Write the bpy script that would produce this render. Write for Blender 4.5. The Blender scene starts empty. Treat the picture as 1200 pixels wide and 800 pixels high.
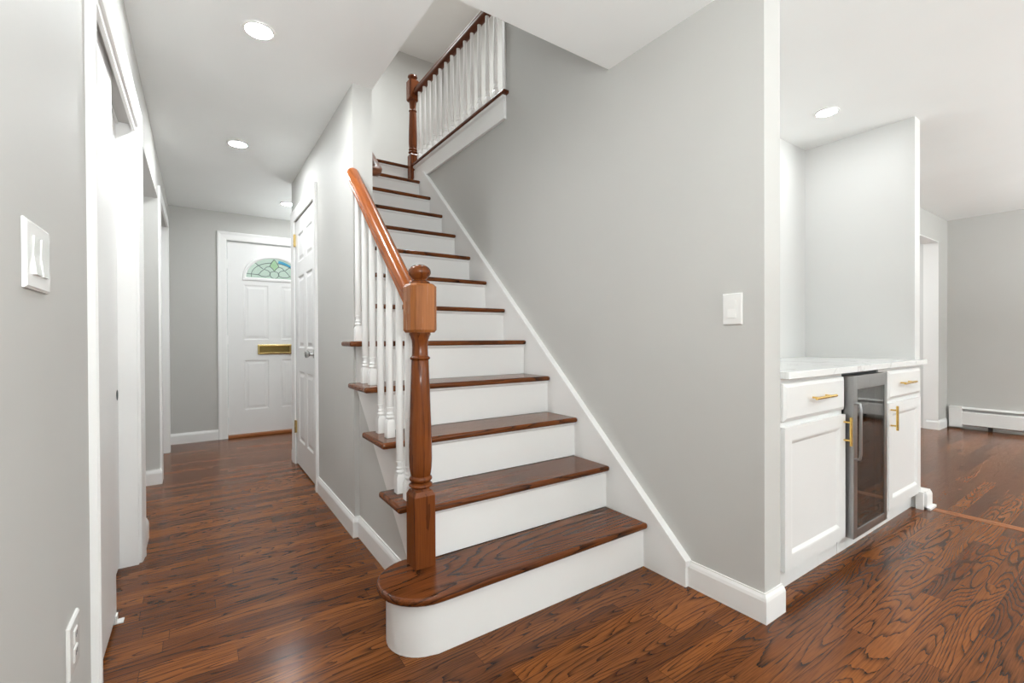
import bpy, bmesh, math, random
from mathutils import Vector, Matrix

random.seed(7)
scene = bpy.context.scene
col = scene.collection
PI = math.pi

# ------------------------------------------------------------------ camera
YAW, PITCH, ROLL = math.radians(34.4207), math.radians(-0.359), math.radians(-0.2475)
CAM_H = 1.06
F = Vector((math.sin(YAW) * math.cos(PITCH), math.cos(YAW) * math.cos(PITCH), math.sin(PITCH)))
R = Vector((math.cos(YAW), -math.sin(YAW), 0))
U = R.cross(F)
R, U = R * math.cos(ROLL) + U * math.sin(ROLL), -R * math.sin(ROLL) + U * math.cos(ROLL)
cam_data = bpy.data.cameras.new('camera')
cam = bpy.data.objects.new('camera', cam_data)
col.objects.link(cam)
M = Matrix((R, U, -F)).transposed().to_4x4()
M.translation = (0, 0, CAM_H)
cam.matrix_world = M
cam_data.sensor_width = 36.0
cam_data.lens = 537.3 * 36 / 1200
cam_data.clip_start = 0.02
scene.camera = cam

# ------------------------------------------------------------------ light
vs = scene.view_settings
vs.view_transform = 'Standard'
vs.look = 'None'
vs.gamma = 1.0
vs.use_curve_mapping = False
vs.exposure = 0.14

world = bpy.data.worlds.new('sky')
scene.world = world
world.use_nodes = True
world.node_tree.nodes['Background'].inputs[0].default_value = (0.88, 0.96, 0.92, 1)
world.node_tree.nodes['Background'].inputs[1].default_value = 0.75

LENS_W = 450.0          # radiance of the recessed lamps' lenses
def area_light(name, loc, rot, sx, sy, power, colr=(1, 1, 1)):
    d = bpy.data.lights.new(name, 'AREA')
    d.shape = 'RECTANGLE'
    d.size, d.size_y = sx, sy
    d.energy = power
    d.color = colr
    o = bpy.data.objects.new(name, d)
    o.location = loc
    o.rotation_euler = rot
    col.objects.link(o)
    return o
# added soft fill at invented window openings behind the camera (pointing +Y)
REAR_TINT, FILL_TINT = (0.90, 0.97, 1.0), (0.93, 0.99, 1.0)
area_light('rear_fill', (0.95, -3.36, 1.45), (math.radians(90), 0, 0), 1.5, 1.4, 12, REAR_TINT)
area_light('rear_fill', (3.6, -3.36, 1.45), (math.radians(90), 0, 0), 2.2, 1.4, 10, REAR_TINT)
area_light('rear_fill', (6.2, -3.36, 1.45), (math.radians(90), 0, 0), 1.5, 1.4, 24, REAR_TINT)
# unseen fill lights added behind the camera, aimed up to brighten the ceiling
area_light('ceiling_fill', (0.7, -2.0, 1.2), (PI, 0, 0), 0.6, 0.6, 115, FILL_TINT)
area_light('tilted_fill', (0.15, -0.25, 1.25), (math.radians(180 - 38), 0, 0), 0.3, 0.3, 21, FILL_TINT)  # added tilted fill just behind the camera
area_light('ceiling_fill', (4.6, -2.0, 1.2), (PI, 0, 0), 0.6, 0.6, 135, FILL_TINT)
area_light('ceiling_fill', (6.3, -1.0, 1.2), (PI, 0, 0), 0.5, 0.5, 34, FILL_TINT)
# unseen lights added upstairs to brighten the stairwell and upper hall
area_light('upstairs_fill', (1.3, 5.0, 5.0), (0, 0, 0), 0.6, 0.6, 40, FILL_TINT)
area_light('upstairs_fill', (2.4, 3.4, 5.0), (0, 0, 0), 0.5, 0.5, 48, FILL_TINT)
# extra fill lights put into foyer, passage and side room, out of sight
area_light('foyer_fill', (1.5, 5.1, 1.8), (PI, 0, 0), 0.3, 0.3, 12, FILL_TINT)
area_light('passage_fill', (-0.95, 3.7, 1.8), (PI, 0, 0), 0.3, 0.3, 7, FILL_TINT)
area_light('passage_fill', (-0.9, 4.9, 2.35), (0, 0, 0), 0.3, 0.3, 6, FILL_TINT)
area_light('side_room_fill', (6.3, 3.0, 2.40), (0, 0, 0), 0.5, 0.5, 40, FILL_TINT)

# ------------------------------------------------------------------ materials
def new_mat(name):
    m = bpy.data.materials.new(name)
    m.use_nodes = True
    return m, m.node_tree, m.node_tree.nodes['Principled BSDF']
def srgb(r, g, b):
    f = lambda c: (c / 255 / 12.92) if c / 255 <= 0.04045 else ((c / 255 + 0.055) / 1.055) ** 2.4
    return (f(r), f(g), f(b), 1)
def paint(name, rgb, rough=0.5, bump=0.0, var=0.03, spec=0.4):
    m, nt, b = new_mat(name)
    n = nt.nodes.new('ShaderNodeTexNoise')
    n.inputs['Scale'].default_value = 2.2
    tc = nt.nodes.new('ShaderNodeTexCoord')
    nt.links.new(tc.outputs['Object'], n.inputs['Vector'])
    mr = nt.nodes.new('ShaderNodeMapRange')
    mr.inputs['To Min'].default_value = 1 - var
    mr.inputs['To Max'].default_value = 1 + var
    nt.links.new(n.outputs['Fac'], mr.inputs['Value'])
    mx = nt.nodes.new('ShaderNodeVectorMath')
    mx.operation = 'SCALE'
    mx.inputs[0].default_value = rgb[:3]
    nt.links.new(mr.outputs[0], mx.inputs['Scale'])
    nt.links.new(mx.outputs[0], b.inputs['Base Color'])
    b.inputs['Roughness'].default_value = rough
    b.inputs['Specular IOR Level'].default_value = spec
    if bump:
        n2 = nt.nodes.new('ShaderNodeTexNoise')
        n2.inputs['Scale'].default_value = 260
        nt.links.new(tc.outputs['Object'], n2.inputs['Vector'])
        bp = nt.nodes.new('ShaderNodeBump')
        bp.inputs['Strength'].default_value = bump
        bp.inputs['Distance'].default_value = 0.001
        nt.links.new(n2.outputs['Fac'], bp.inputs['Height'])
        nt.links.new(bp.outputs[0], b.inputs['Normal'])
    return m
def metal(name, rgb, rough, brushed=False):
    m, nt, b = new_mat(name)
    b.inputs['Base Color'].default_value = rgb
    b.inputs['Metallic'].default_value = 1
    b.inputs['Roughness'].default_value = rough
    n = nt.nodes.new('ShaderNodeTexNoise')
    n.inputs['Scale'].default_value = 40
    tc = nt.nodes.new('ShaderNodeTexCoord')
    mp = nt.nodes.new('ShaderNodeMapping')
    mp.inputs['Scale'].default_value = (12, 12, 0.3) if brushed else (1, 1, 1)
    nt.links.new(tc.outputs['Object'], mp.inputs['Vector'])
    nt.links.new(mp.outputs[0], n.inputs['Vector'])
    mr = nt.nodes.new('ShaderNodeMapRange')
    mr.inputs['To Min'].default_value = rough * 0.8
    mr.inputs['To Max'].default_value = rough * 1.25
    nt.links.new(n.outputs['Fac'], mr.inputs['Value'])
    nt.links.new(mr.outputs[0], b.inputs['Roughness'])
    return m

def wood(name, axis, dark, mid, light, rough=0.25, plank=None, rings=9.0, across=9.0, along=1.1, line=0.75, tone=0.5, coat=0.0, spec=0.28):
    """oak: contour-line figure along `axis`; plank=(width, length) lays boards with running axis X"""
    m, nt, b = new_mat(name)
    N, L = nt.nodes, nt.links
    def math_n(op, a, c=None, clamp=False):
        n = N.new('ShaderNodeMath'); n.operation = op; n.use_clamp = clamp
        for i, v in enumerate((a, c)):
            if v is None: continue
            if isinstance(v, (int, float)): n.inputs[i].default_value = v
            else: L.new(v, n.inputs[i])
        return n.outputs[0]
    tc = N.new('ShaderNodeTexCoord')
    sep = N.new('ShaderNodeSeparateXYZ')
    L.new(tc.outputs['Object'], sep.inputs[0])
    ax = {'X': 0, 'Y': 1, 'Z': 2}[axis]
    A = sep.outputs[ax]
    B, C = [sep.outputs[i] for i in range(3) if i != ax]
    gap = None
    if plank:
        w, ln = plank
        v = math_n('DIVIDE', B, w)
        row = math_n('FLOOR', v)
        wn = N.new('ShaderNodeTexWhiteNoise'); wn.noise_dimensions = '1D'
        L.new(row, wn.inputs['W'])
        u = math_n('ADD', math_n('DIVIDE', A, ln), math_n('MULTIPLY', wn.outputs['Value'], 17.0))
        brd = math_n('FLOOR', u)
        cmb = N.new('ShaderNodeCombineXYZ')
        L.new(row, cmb.inputs[0]); L.new(brd, cmb.inputs[1])
        wn2 = N.new('ShaderNodeTexWhiteNoise'); wn2.noise_dimensions = '2D'
        L.new(cmb.outputs[0], wn2.inputs['Vector'])
        rnd = wn2.outputs['Value']
        fv = math_n('FRACT', v); fu = math_n('FRACT', u)
        ev = math_n('MULTIPLY', math_n('MINIMUM', fv, math_n('SUBTRACT', 1.0, fv)), w)
        eu = math_n('MULTIPLY', math_n('MINIMUM', fu, math_n('SUBTRACT', 1.0, fu)), ln)
        e = math_n('MINIMUM', ev, eu)
        gap = N.new('ShaderNodeMapRange')
        gap.inputs['From Min'].default_value = 0.0003
        gap.inputs['From Max'].default_value = 0.0013
        gap.inputs['To Min'].default_value = 0.35
        gap.inputs['To Max'].default_value = 1.0
        L.new(e, gap.inputs['Value'])
    else:
        oi = N.new('ShaderNodeObjectInfo')
        rnd = oi.outputs['Random']
    wco = math_n('MULTIPLY', rnd, 71.0)
    def vec(a, bb, cc):
        c = N.new('ShaderNodeCombineXYZ')
        L.new(math_n('MULTIPLY', A, a), c.inputs[0])
        L.new(math_n('MULTIPLY', B, bb), c.inputs[1])
        L.new(math_n('MULTIPLY', C, cc), c.inputs[2])
        return c.outputs[0]
    def noise(v, detail, rough_=0.5):
        n = N.new('ShaderNodeTexNoise'); n.noise_dimensions = '4D'
        n.inputs['Scale'].default_value = 1.0
        n.inputs['Detail'].default_value = detail
        n.inputs['Roughness'].default_value = rough_
        L.new(v, n.inputs['Vector']); L.new(wco, n.inputs['W'])
        return n.outputs['Fac']
    fig = noise(vec(along, across, across), 1.5, 0.35)
    wob = noise(vec(7, 60, 60), 2.0)
    ph = math_n('ADD', math_n('MULTIPLY', fig, rings * 1.5), math_n('MULTIPLY', wob, 0.8))
    s = math_n('FRACT', ph)
    ring = N.new('ShaderNodeMapRange')
    ring.inputs['From Min'].default_value = 0.5
    ring.inputs['From Max'].default_value = 1.0
    L.new(s, ring.inputs['Value'])
    pores = noise(vec(9, 260, 260), 2.0, 0.6)
    pr = N.new('ShaderNodeMapRange')
    pr.inputs['From Min'].default_value = 0.42
    pr.inputs['From Max'].default_value = 0.68
    L.new(pores, pr.inputs['Value'])
    # board tone
    tn = math_n('ADD', math_n('MULTIPLY', rnd, tone), math_n('MULTIPLY', noise(vec(1.7, 14, 14), 2.0), 1.0 - tone), True)
    ramp = N.new('ShaderNodeValToRGB')
    ramp.color_ramp.elements[0].position = 0.12
    ramp.color_ramp.elements[0].color = mid
    ramp.color_ramp.elements[1].position = 0.85
    ramp.color_ramp.elements[1].color = light
    L.new(tn, ramp.inputs['Fac'])
    mixr = N.new('ShaderNodeMix'); mixr.data_type = 'RGBA'
    L.new(math_n('MULTIPLY', math_n('ADD', math_n('MULTIPLY', math_n('POWER', ring.outputs[0], 1.8), 0.95), math_n('MULTIPLY', pr.outputs[0], 0.5)), line, True), mixr.inputs['Factor'])
    L.new(ramp.outputs['Color'], mixr.inputs['A'])
    mixr.inputs['B'].default_value = dark
    out = mixr.outputs['Result']
    if gap:
        sc = N.new('ShaderNodeVectorMath'); sc.operation = 'SCALE'
        L.new(out, sc.inputs[0]); L.new(gap.outputs[0], sc.inputs['Scale'])
        out = sc.outputs[0]
    L.new(out, b.inputs['Base Color'])
    rr = N.new('ShaderNodeMapRange')
    rr.inputs['To Min'].default_value = rough * 0.8
    rr.inputs['To Max'].default_value = rough * 1.3
    L.new(wob, rr.inputs['Value'])
    L.new(rr.outputs[0], b.inputs['Roughness'])
    b.inputs['Specular IOR Level'].default_value = spec
    b.inputs['Coat Weight'].default_value = coat
    b.inputs['Coat Roughness'].default_value = 0.12
    bp = N.new('ShaderNodeBump')
    bp.inputs['Strength'].default_value = 0.25
    bp.inputs['Distance'].default_value = 0.0006
    hgt = math_n('SUBTRACT', 1.0, math_n('MULTIPLY', ring.outputs[0], 0.4))
    if gap: hgt = math_n('MULTIPLY', hgt, gap.outputs[0])
    L.new(hgt, bp.inputs['Height'])
    L.new(bp.outputs[0], b.inputs['Normal'])
    return m

m_wall = paint('wall_paint', (0.56, 0.55, 0.527, 1), 0.6, 0.05, 0.03, 0.25)
m_ceiling = paint('ceiling_paint', (0.868, 0.875, 0.862, 1), 0.6, 0.05)
m_white = paint('white_trim_paint', (0.86, 0.85, 0.835, 1), 0.32)
m_alcove = paint('alcove_white_paint', (0.68, 0.675, 0.66, 1), 0.45, 0.05)
m_door = paint('white_door_paint', (0.82, 0.81, 0.80, 1), 0.36)
m_cab = paint('white_cabinet_paint', (0.78, 0.775, 0.765, 1), 0.3)
m_plastic = paint('white_plastic', (0.82, 0.81, 0.79, 1), 0.18, 0, 0.01)
m_dark = paint('dark_gap', (0.02, 0.02, 0.02, 1), 0.5)
m_floor = wood('oak_strip_floor', 'X', srgb(22, 9, 3), srgb(82, 41, 16), srgb(146, 85, 37), 0.21, (0.0675, 0.85), 19.0, 8.5, 0.9, 0.82, 0.52, 0.0, 0.22)
m_tread = wood('stained_oak_tread', 'X', srgb(28, 12, 4), srgb(90, 45, 19), srgb(134, 74, 33), 0.2, None, 15.0, 6.0, 0.8, 0.85, 0.3)
m_edgewood = wood('stained_oak_nosing', 'Y', srgb(40, 18, 10), srgb(80, 40, 24), srgb(118, 64, 38), 0.25, None, 5, 10, 0.8, 0.7, 0.3)
m_block = wood('newel_wood_lit', 'Z', srgb(110, 62, 28), srgb(142, 84, 44), srgb(172, 110, 64), 0.25, None, 6.0, 12.0, 0.9, 0.6, 0.2)  # newel stain again; the top block's brighter lighting is put into the colour
m_newel = wood('stained_newel_wood', 'Z', srgb(56, 24, 8), srgb(96, 46, 16), srgb(132, 72, 32), 0.2, None, 5.0, 12.0, 0.9, 0.6, 0.2)
m_rail = wood('stained_rail_wood', 'X', srgb(96, 42, 12), srgb(140, 70, 26), srgb(178, 100, 44), 0.2, None, 5.0, 12.0, 0.8, 0.5, 0.3)
m_darkrail = wood('dark_rail_wood', 'X', srgb(50, 22, 12), srgb(98, 54, 34), srgb(130, 80, 54), 0.38, None, 4.0, 12.0, 0.8, 0.6, 0.3)
m_dknewel = wood('dark_newel_wood', 'Z', srgb(64, 28, 12), srgb(108, 56, 28), srgb(130, 72, 40), 0.22, None, 4.0, 12.0, 0.8, 0.6, 0.3)
m_steel = metal('brushed_steel', (0.38, 0.38, 0.38, 1), 0.3, True)
m_chrome = metal('satin_chrome', (0.55, 0.55, 0.55, 1), 0.22)
m_gold = metal('brushed_gold', (0.83, 0.56, 0.17, 1), 0.25)
m_brass = metal('polished_brass', (0.66, 0.50, 0.22, 1), 0.22)
m_flap = metal('shaded_brass_flap', (0.20, 0.14, 0.05, 1), 0.35)  # the frame's brass, darkened in colour for shade inside the recess
m_brassdk = metal('shaded_brass', (0.40, 0.30, 0.13, 1), 0.3)

def marble():
    m, nt, b = new_mat('white_quartz')
    tc = nt.nodes.new('ShaderNodeTexCoord')
    n = nt.nodes.new('ShaderNodeTexNoise')
    n.inputs['Scale'].default_value = 2.6
    n.inputs['Detail'].default_value = 5
    n.inputs['Distortion'].default_value = 1.2
    nt.links.new(tc.outputs['Object'], n.inputs['Vector'])
    r = nt.nodes.new('ShaderNodeValToRGB')
    e = r.color_ramp.elements
    e[0].position = 0.0; e[0].color = (0.82, 0.82, 0.81, 1)
    e[1].position = 1.0; e[1].color = (0.82, 0.82, 0.81, 1)
    for p, c in ((0.485, (0.82, 0.82, 0.81, 1)), (0.5, (0.66, 0.65, 0.64, 1)), (0.515, (0.82, 0.82, 0.81, 1))):
        x = e.new(p); x.color = c
    nt.links.new(n.outputs['Fac'], r.inputs['Fac'])
    nt.links.new(r.outputs['Color'], b.inputs['Base Color'])
    b.inputs['Roughness'].default_value = 0.15
    return m
m_quartz = marble()
def emitter(name, rgb, s):
    m, nt, b = new_mat(name)
    b.inputs['Base Color'].default_value = (0.9, 0.9, 0.9, 1)
    b.inputs['Emission Color'].default_value = rgb
    b.inputs['Emission Strength'].default_value = s
    return m
m_lens = emitter('lamp_lens', (0.94, 0.985, 1.0, 1), LENS_W)
m_lens_mid = emitter('lamp_lens_middle', (0.94, 0.985, 1.0, 1), LENS_W * 1.05)
m_lens_far = emitter('lamp_lens_far', (0.94, 0.985, 1.0, 1), LENS_W * 0.65)
m_lens_dim = emitter('lamp_lens_dimmed', (0.94, 0.985, 1.0, 1), LENS_W * 0.22)
m_led = emitter('yellow_indicator', (1.0, 0.85, 0.1, 1), 2.0)
def glass(name, tint, alpha, rough=0.05):
    m, nt, b = new_mat(name)
    out = nt.nodes['Material Output']
    tr = nt.nodes.new('ShaderNodeBsdfTransparent'); tr.inputs[0].default_value = tint
    gl = nt.nodes.new('ShaderNodeBsdfGlossy'); gl.inputs['Roughness'].default_value = rough
    gl.inputs[0].default_value = (1, 1, 1, 1)
    mx = nt.nodes.new('ShaderNodeMixShader')
    n = nt.nodes.new('ShaderNodeTexNoise'); n.inputs['Scale'].default_value = 60
    mr = nt.nodes.new('ShaderNodeMapRange')
    mr.inputs['To Min'].default_value = alpha * 0.8; mr.inputs['To Max'].default_value = alpha * 1.2
    nt.links.new(n.outputs['Fac'], mr.inputs['Value'])
    nt.links.new(mr.outputs[0], mx.inputs[0])
    nt.links.new(tr.outputs[0], mx.inputs[1]); nt.links.new(gl.outputs[0], mx.inputs[2])
    nt.links.new(mx.outputs[0], out.inputs['Surface'])
    return m
m_glass = glass('pale_mint_glass', (0.86, 0.93, 0.88, 1), 0.06)
m_blue = glass('blue_glass', (0.35, 0.75, 0.95, 1), 0.06)
m_green = glass('green_glass', (0.84, 0.94, 0.80, 1), 0.06)
m_tinted = glass('smoked_cooler_glass', (0.42, 0.40, 0.38, 1), 0.22, 0.03)
m_lead = paint('lead_came', (0.10, 0.13, 0.12, 1), 0.5)

# ------------------------------------------------------------------ mesh helpers
class MB:
    def __init__(s): s.bm = bmesh.new()
    def box(s, x0, x1, y0, y1, z0, z1):
        v = [s.bm.verts.new(p) for p in ((x0,y0,z0),(x1,y0,z0),(x1,y1,z0),(x0,y1,z0),(x0,y0,z1),(x1,y0,z1),(x1,y1,z1),(x0,y1,z1))]
        for f in ((0,3,2,1),(4,5,6,7),(0,1,5,4),(1,2,6,5),(2,3,7,6),(3,0,4,7)): s.bm.faces.new([v[i] for i in f])
        return s
    def prism(s, pts, a, b, ax='Z'):
        """extrude 2-D polygon between a and b along ax; 2-D axes are the other two in order"""
        def P(p, t):
            return {'Z': (p[0], p[1], t), 'Y': (p[0], t, p[1]), 'X': (t, p[0], p[1])}[ax]
        lo = [s.bm.verts.new(P(p, a)) for p in pts]; hi = [s.bm.verts.new(P(p, b)) for p in pts]
        n = len(pts)
        s.bm.faces.new(lo[::-1]); s.bm.faces.new(hi)
        for i in range(n): s.bm.faces.new((lo[i], lo[(i+1) % n], hi[(i+1) % n], hi[i]))
        return s
    def lathe(s, c, prof, n=24, ax='Z'):
        """prof [(r, t)] along ax from point c"""
        rings = []
        for r, t in prof:
            ring = []
            for i in range(n):
                a = 2 * PI * i / n
                x, y = r * math.cos(a), r * math.sin(a)
                d = {'Z': (x, y, t), 'Y': (x, t, y), 'X': (t, x, y)}[ax]
                ring.append(s.bm.verts.new((c[0] + d[0], c[1] + d[1], c[2] + d[2])))
            rings.append(ring)
        for a, b in zip(rings, rings[1:]):
            for i in range(n): s.bm.faces.new((a[i], a[(i+1) % n], b[(i+1) % n], b[i]))
        s.bm.faces.new(rings[0][::-1]); s.bm.faces.new(rings[-1])
        return s
    def tube(s, pts, r, n=8):
        pts = [Vector(p) for p in pts]
        rings = []; up = None
        for i, p in enumerate(pts):
            t = (pts[min(i+1, len(pts)-1)] - pts[max(i-1, 0)]).normalized()
            if up is None:
                up = Vector((0, 0, 1)) if abs(t.z) < 0.9 else Vector((1, 0, 0))
            x = t.cross(up).normalized(); y = x.cross(t).normalized(); up = y
            rr = r[i] if isinstance(r, (list, tuple)) else r
            rings.append([s.bm.verts.new(p + (x * math.cos(2*PI*k/n) + y * math.sin(2*PI*k/n)) * rr) for k in range(n)])
        for a, b in zip(rings, rings[1:]):
            for i in range(n): s.bm.faces.new((a[i], a[(i+1) % n], b[(i+1) % n], b[i]))
        s.bm.faces.new(rings[0][::-1]); s.bm.faces.new(rings[-1])
        return s
    def sweep(s, path, prof, closed=False, frame='XY'):
        """mitred moulding: path in 2-D, prof [(d, t)]: d = offset to the LEFT of travel, t = third axis.
        frame maps (p, q, t): 'XY' -> z=t; 'YZ:x+'/'YZ:x-' -> x offset = +-t from x0; 'XZ' similarly"""
        n = len(path); P = [Vector(p) for p in path]
        def nor(a, b):
            d = (b - a).normalized(); return Vector((-d.y, d.x))
        offs = []
        for i in range(n):
            if not closed and i == 0: offs.append(nor(P[0], P[1])); continue
            if not closed and i == n-1: offs.append(nor(P[-2], P[-1])); continue
            n1 = nor(P[i-1], P[i]); n2 = nor(P[i], P[(i+1) % n])
            m = (n1 + n2); offs.append(m / max(1e-6, m.dot(n1)))
        rows = []
        for i in range(n):
            rows.append([s.bm.verts.new(frame(P[i].x + offs[i].x * d, P[i].y + offs[i].y * d, t)) for d, t in prof])
        k = len(prof)
        rng = range(n) if closed else range(n - 1)
        for i in rng:
            a, b = rows[i], rows[(i+1) % n]
            for j in range(k): s.bm.faces.new((a[j], a[(j+1) % k], b[(j+1) % k], b[j]))
        if not closed:
            s.bm.faces.new(rows[0][::-1]); s.bm.faces.new(rows[-1])
        return s
FXY = lambda p, q, t: (p, q, t)

def children_loc(parent):
    o, v = parent, Vector((0, 0, 0))
    while o is not None:
        v += o.location; o = o.parent
    return v
def obj(name, mb, mat, parent=None, kind=None, smooth=False, bevel=0, seg=2, origin=None):
    bm = mb.bm
    bmesh.ops.recalc_face_normals(bm, faces=bm.faces)
    o_loc = Vector(origin) if origin else (children_loc(parent) if parent else Vector((0, 0, 0)))
    bmesh.ops.translate(bm, verts=bm.verts, vec=-o_loc)
    me = bpy.data.meshes.new(name)
    bm.to_mesh(me); bm.free()
    me.materials.append(mat)
    o = bpy.data.objects.new(name, me)
    col.objects.link(o)
    if parent is not None:
        o.parent = parent
        o.location = o_loc - children_loc(parent)
    else: o.location = o_loc
    if kind: o['kind'] = kind
    if smooth:
        for p in me.polygons: p.use_smooth = True
        e = o.modifiers.new('edges', 'EDGE_SPLIT'); e.split_angle = math.radians(38)
    if bevel:
        b = o.modifiers.new('bevel', 'BEVEL'); b.width = bevel; b.segments = seg; b.limit_method = 'ANGLE'
        b.angle_limit = math.radians(35)
    return o
def struct(name, mb, mat, **k): return obj(name, mb, mat, kind='structure', **k)
def thing(name, label, cat, loc, group=None):
    o = bpy.data.objects.new(name, None)
    o.empty_display_size = 0.05
    col.objects.link(o)
    o.location = loc
    o['label'] = label; o['category'] = cat
    if group: o['group'] = group
    return o
def tag(o, label, cat, group=None):
    o['label'] = label; o['category'] = cat
    if group: o['group'] = group
    return o
def dup(root, loc, label=None, group=None):
    r = root.copy(); col.objects.link(r); r.location = loc
    if label: r['label'] = label
    if group: r['group'] = group
    for ch in list(root.children):
        c = ch.copy(); c.parent = r; col.objects.link(c)
        for g in ch.children:
            d = g.copy(); d.parent = c; col.objects.link(d)
    return r

# ------------------------------------------------------------------ room constants
ZC = 2.425                  # ceiling
XL = -0.237                 # left wall face
XH, XHB = 0.689, 0.795      # hall / stair dividing wall faces
YH = 2.505                  # its near end
YHF = 4.42                  # its far end
YB = 5.785                  # front-door wall
XW, XWB, YW = 1.734, 1.852, 0.874   # stair / alcove wall
YA = 1.557                  # alcove rear wall
XF, XFB, YF = 3.672, 3.768, 0.935   # fin wall
XR, YR = 7.306, 1.562       # far right room
YFRONT = -3.4
RISE, RUN, YN = 0.21, 0.2352, 1.3815
NX = 1.702                  # right end of treads
nose = lambda k: YN + (k - 1) * RUN
ZU = 13 * RISE              # upstairs floor 2.73
ZUC = 5.09                  # upstairs ceiling
YU = 6.2

# ------------------------------------------------------------------ setting
struct('floor', MB().box(-1.6, 7.9, YFRONT, 6.0, -0.06, 0.0), m_floor)
c = MB()
c.box(-1.6, 7.9, YFRONT, 1.65, ZC, ZC + 0.28)
c.box(-1.6, XHB, 1.65, 6.0, ZC, ZC + 0.28)
c.box(XHB, 2.1, YHF - 0.1, 6.0, ZC, ZC + 0.28)
c.box(XWB, 7.9, 1.65, 4.4, ZC, ZC + 0.28)
struct('ceiling', c, m_ceiling)
# left wall with closet opening, passage opening and a far doorway
CY0, CY1, CZ = 1.70, 2.80, 2.07
PY0, PY1, PZ = 3.13, 4.26, 2.105
DY0, DY1, DZ = 4.40, 5.385, 2.12
w = MB(); X0 = XL - 0.12
w.box(X0, XL, YFRONT, CY0, 0, ZC)
w.box(X0, XL, CY0, CY1, CZ, ZC)
w.box(X0, XL, CY1, PY0, 0, ZC)
w.box(X0, XL, PY0, PY1, PZ, ZC)
w.box(X0, XL, PY1, DY0, 0, ZC)
w.box(X0, XL, DY0, DY1, DZ, ZC)
w.box(X0, XL, DY1, YB, 0, ZC)
struct('wall_left', w, m_wall)
w = MB()
w.box(-0.98, -0.92, CY0 - 0.3, CY1 + 0.03, 0, ZC)
w.box(-0.92, X0, CY0 - 0.3, CY0 - 0.26, 0, ZC)
w.box(-0.92, X0, CY1, CY1 + 0.04, 0, ZC)
struct('wall_closet', w, m_wall)
w = MB()
w.box(-1.6, -1.5, 2.9, 6.0, 0, ZC)
w.box(-1.5, X0, PY1, PY1 + 0.1, 0, ZC)
w.box(-1.5, X0, 3.0, 3.08, 0, ZC)
struct('wall_passage', w, m_wall)
w = MB()
w.box(-1.5, 0.187, YB, YB + 0.14, 0, ZC)
w.box(0.187, 1.26, YB, YB + 0.14, 2.19, ZC)
w.box(1.26, 2.1, YB, YB + 0.14, 0, ZC)
struct('wall_back', w, m_wall)
w = MB()
w.box(XH, XHB, YH, 3.47, 0, ZC)
w.box(XH, XHB, 3.47, 4.27, 2.06, ZC)
w.box(XH, XHB, 4.27, YHF, 0, ZC)
w.box(XHB, 2.0, YHF - 0.1, YHF, 0, ZC)
struct('wall_hall', w, m_wall)
struct('wall_foyer', MB().box(2.0, 2.1, YHF - 0.1, YB, 0, ZC), m_wall)
# stair wall: full height up to y 2.6, below the upper balustrade beyond it
w = MB()
w.box(XW, XWB, YW, 1.66, 0, ZC)
w.box(XW, XWB, 1.66, 2.585, 0, ZUC)
w.box(XW, XWB, 2.585, 4.35, 0, 2.70)
struct('wall_stair', w, m_wall)
w = MB()
w.box(XHB - 0.1, XHB, 1.65, YU, ZC + 0.28, ZUC)
w.box(XHB - 0.1, XHB, YHF - 0.1, YHF, ZC + 0.29, ZC + 0.30)
w.box(XHB - 0.1, 3.1, YU, YU + 0.1, ZU - 0.1, ZUC)
w.box(XHB, 3.1, 1.55, 1.65, ZC + 0.28, ZUC)
w.box(3.0, 3.1, 1.65, YU, ZU, ZUC)
struct('wall_upstairs', w, m_wall)
w = MB()
w.box(XWB, 3.0, 1.66, YU, ZU - 0.02, ZU - 0.003)
w.box(XHB, XWB, 4.24, YU, ZU - 0.06, ZU - 0.003)
struct('floor_upstairs', w, m_floor)
struct('ceiling_upstairs', MB().box(XHB - 0.1, 3.1, 1.55, YU + 0.1, ZUC, ZUC + 0.1), m_ceiling)
# alcove and fin wall
struct('wall_alcove', MB().box(XWB, XF, YA, YA + 0.09, 0, ZC), m_alcove)
w = MB().box(XF, XFB, YF, YA + 0.09, 0, ZC)
struct('wall_fin', w, m_alcove)
struct('wall_alcove_side', MB().box(XWB, XWB + 0.006, YW + 0.05, YA, 0.0, ZC), m_alcove)
# right-hand room
w = MB()
w.box(XR, XR + 0.12, YFRONT, YR + 0.1, 0, ZC)
struct('wall_right', w, m_wall)
w = MB()
w.box(6.95, XR, YR, YR + 0.12, 0, ZC)
w.box(5.3, 6.95, YR, YR + 0.12, 2.14, ZC)
w.box(XFB, 5.3, YR, YR + 0.12, 0, ZC)
struct('wall_side', w, m_wall)
w = MB()
w.box(6.95, 7.05, YR + 0.12, 4.4, 0, ZC)
w.box(XFB, 6.95, 4.3, 4.4, 0, ZC)
w.box(5.0, 5.1, YR + 0.12, 4.3, 0, ZC)
struct('wall_side_room', w, m_alcove)
struct('side_jamb_lit', MB().box(6.944, 6.952, YR - 0.002, YR + 0.13, 0, 2.14).box(5.3, 6.95, YR - 0.002, YR + 0.13, 2.132, 2.142), m_white)  # white sheet puts the lit look of jamb and soffit into colour
# wall behind the camera, with made-up window openings where the rear fill stands
w = MB(); y0, y1 = YFRONT - 0.1, YFRONT
xs = [(-0.4, 0.15), (1.75, 2.45), (4.75, 5.4), (7.0, 7.45)]
for a, b in xs: w.box(a, b, y0, y1, 0, ZC)
for a, b in ((0.15, 1.75), (2.45, 4.75), (5.4, 7.0)):
    w.box(a, b, y0, y1, 0, 0.7); w.box(a, b, y0, y1, 2.2, ZC)
struct('wall_front', w, m_wall)

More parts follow.
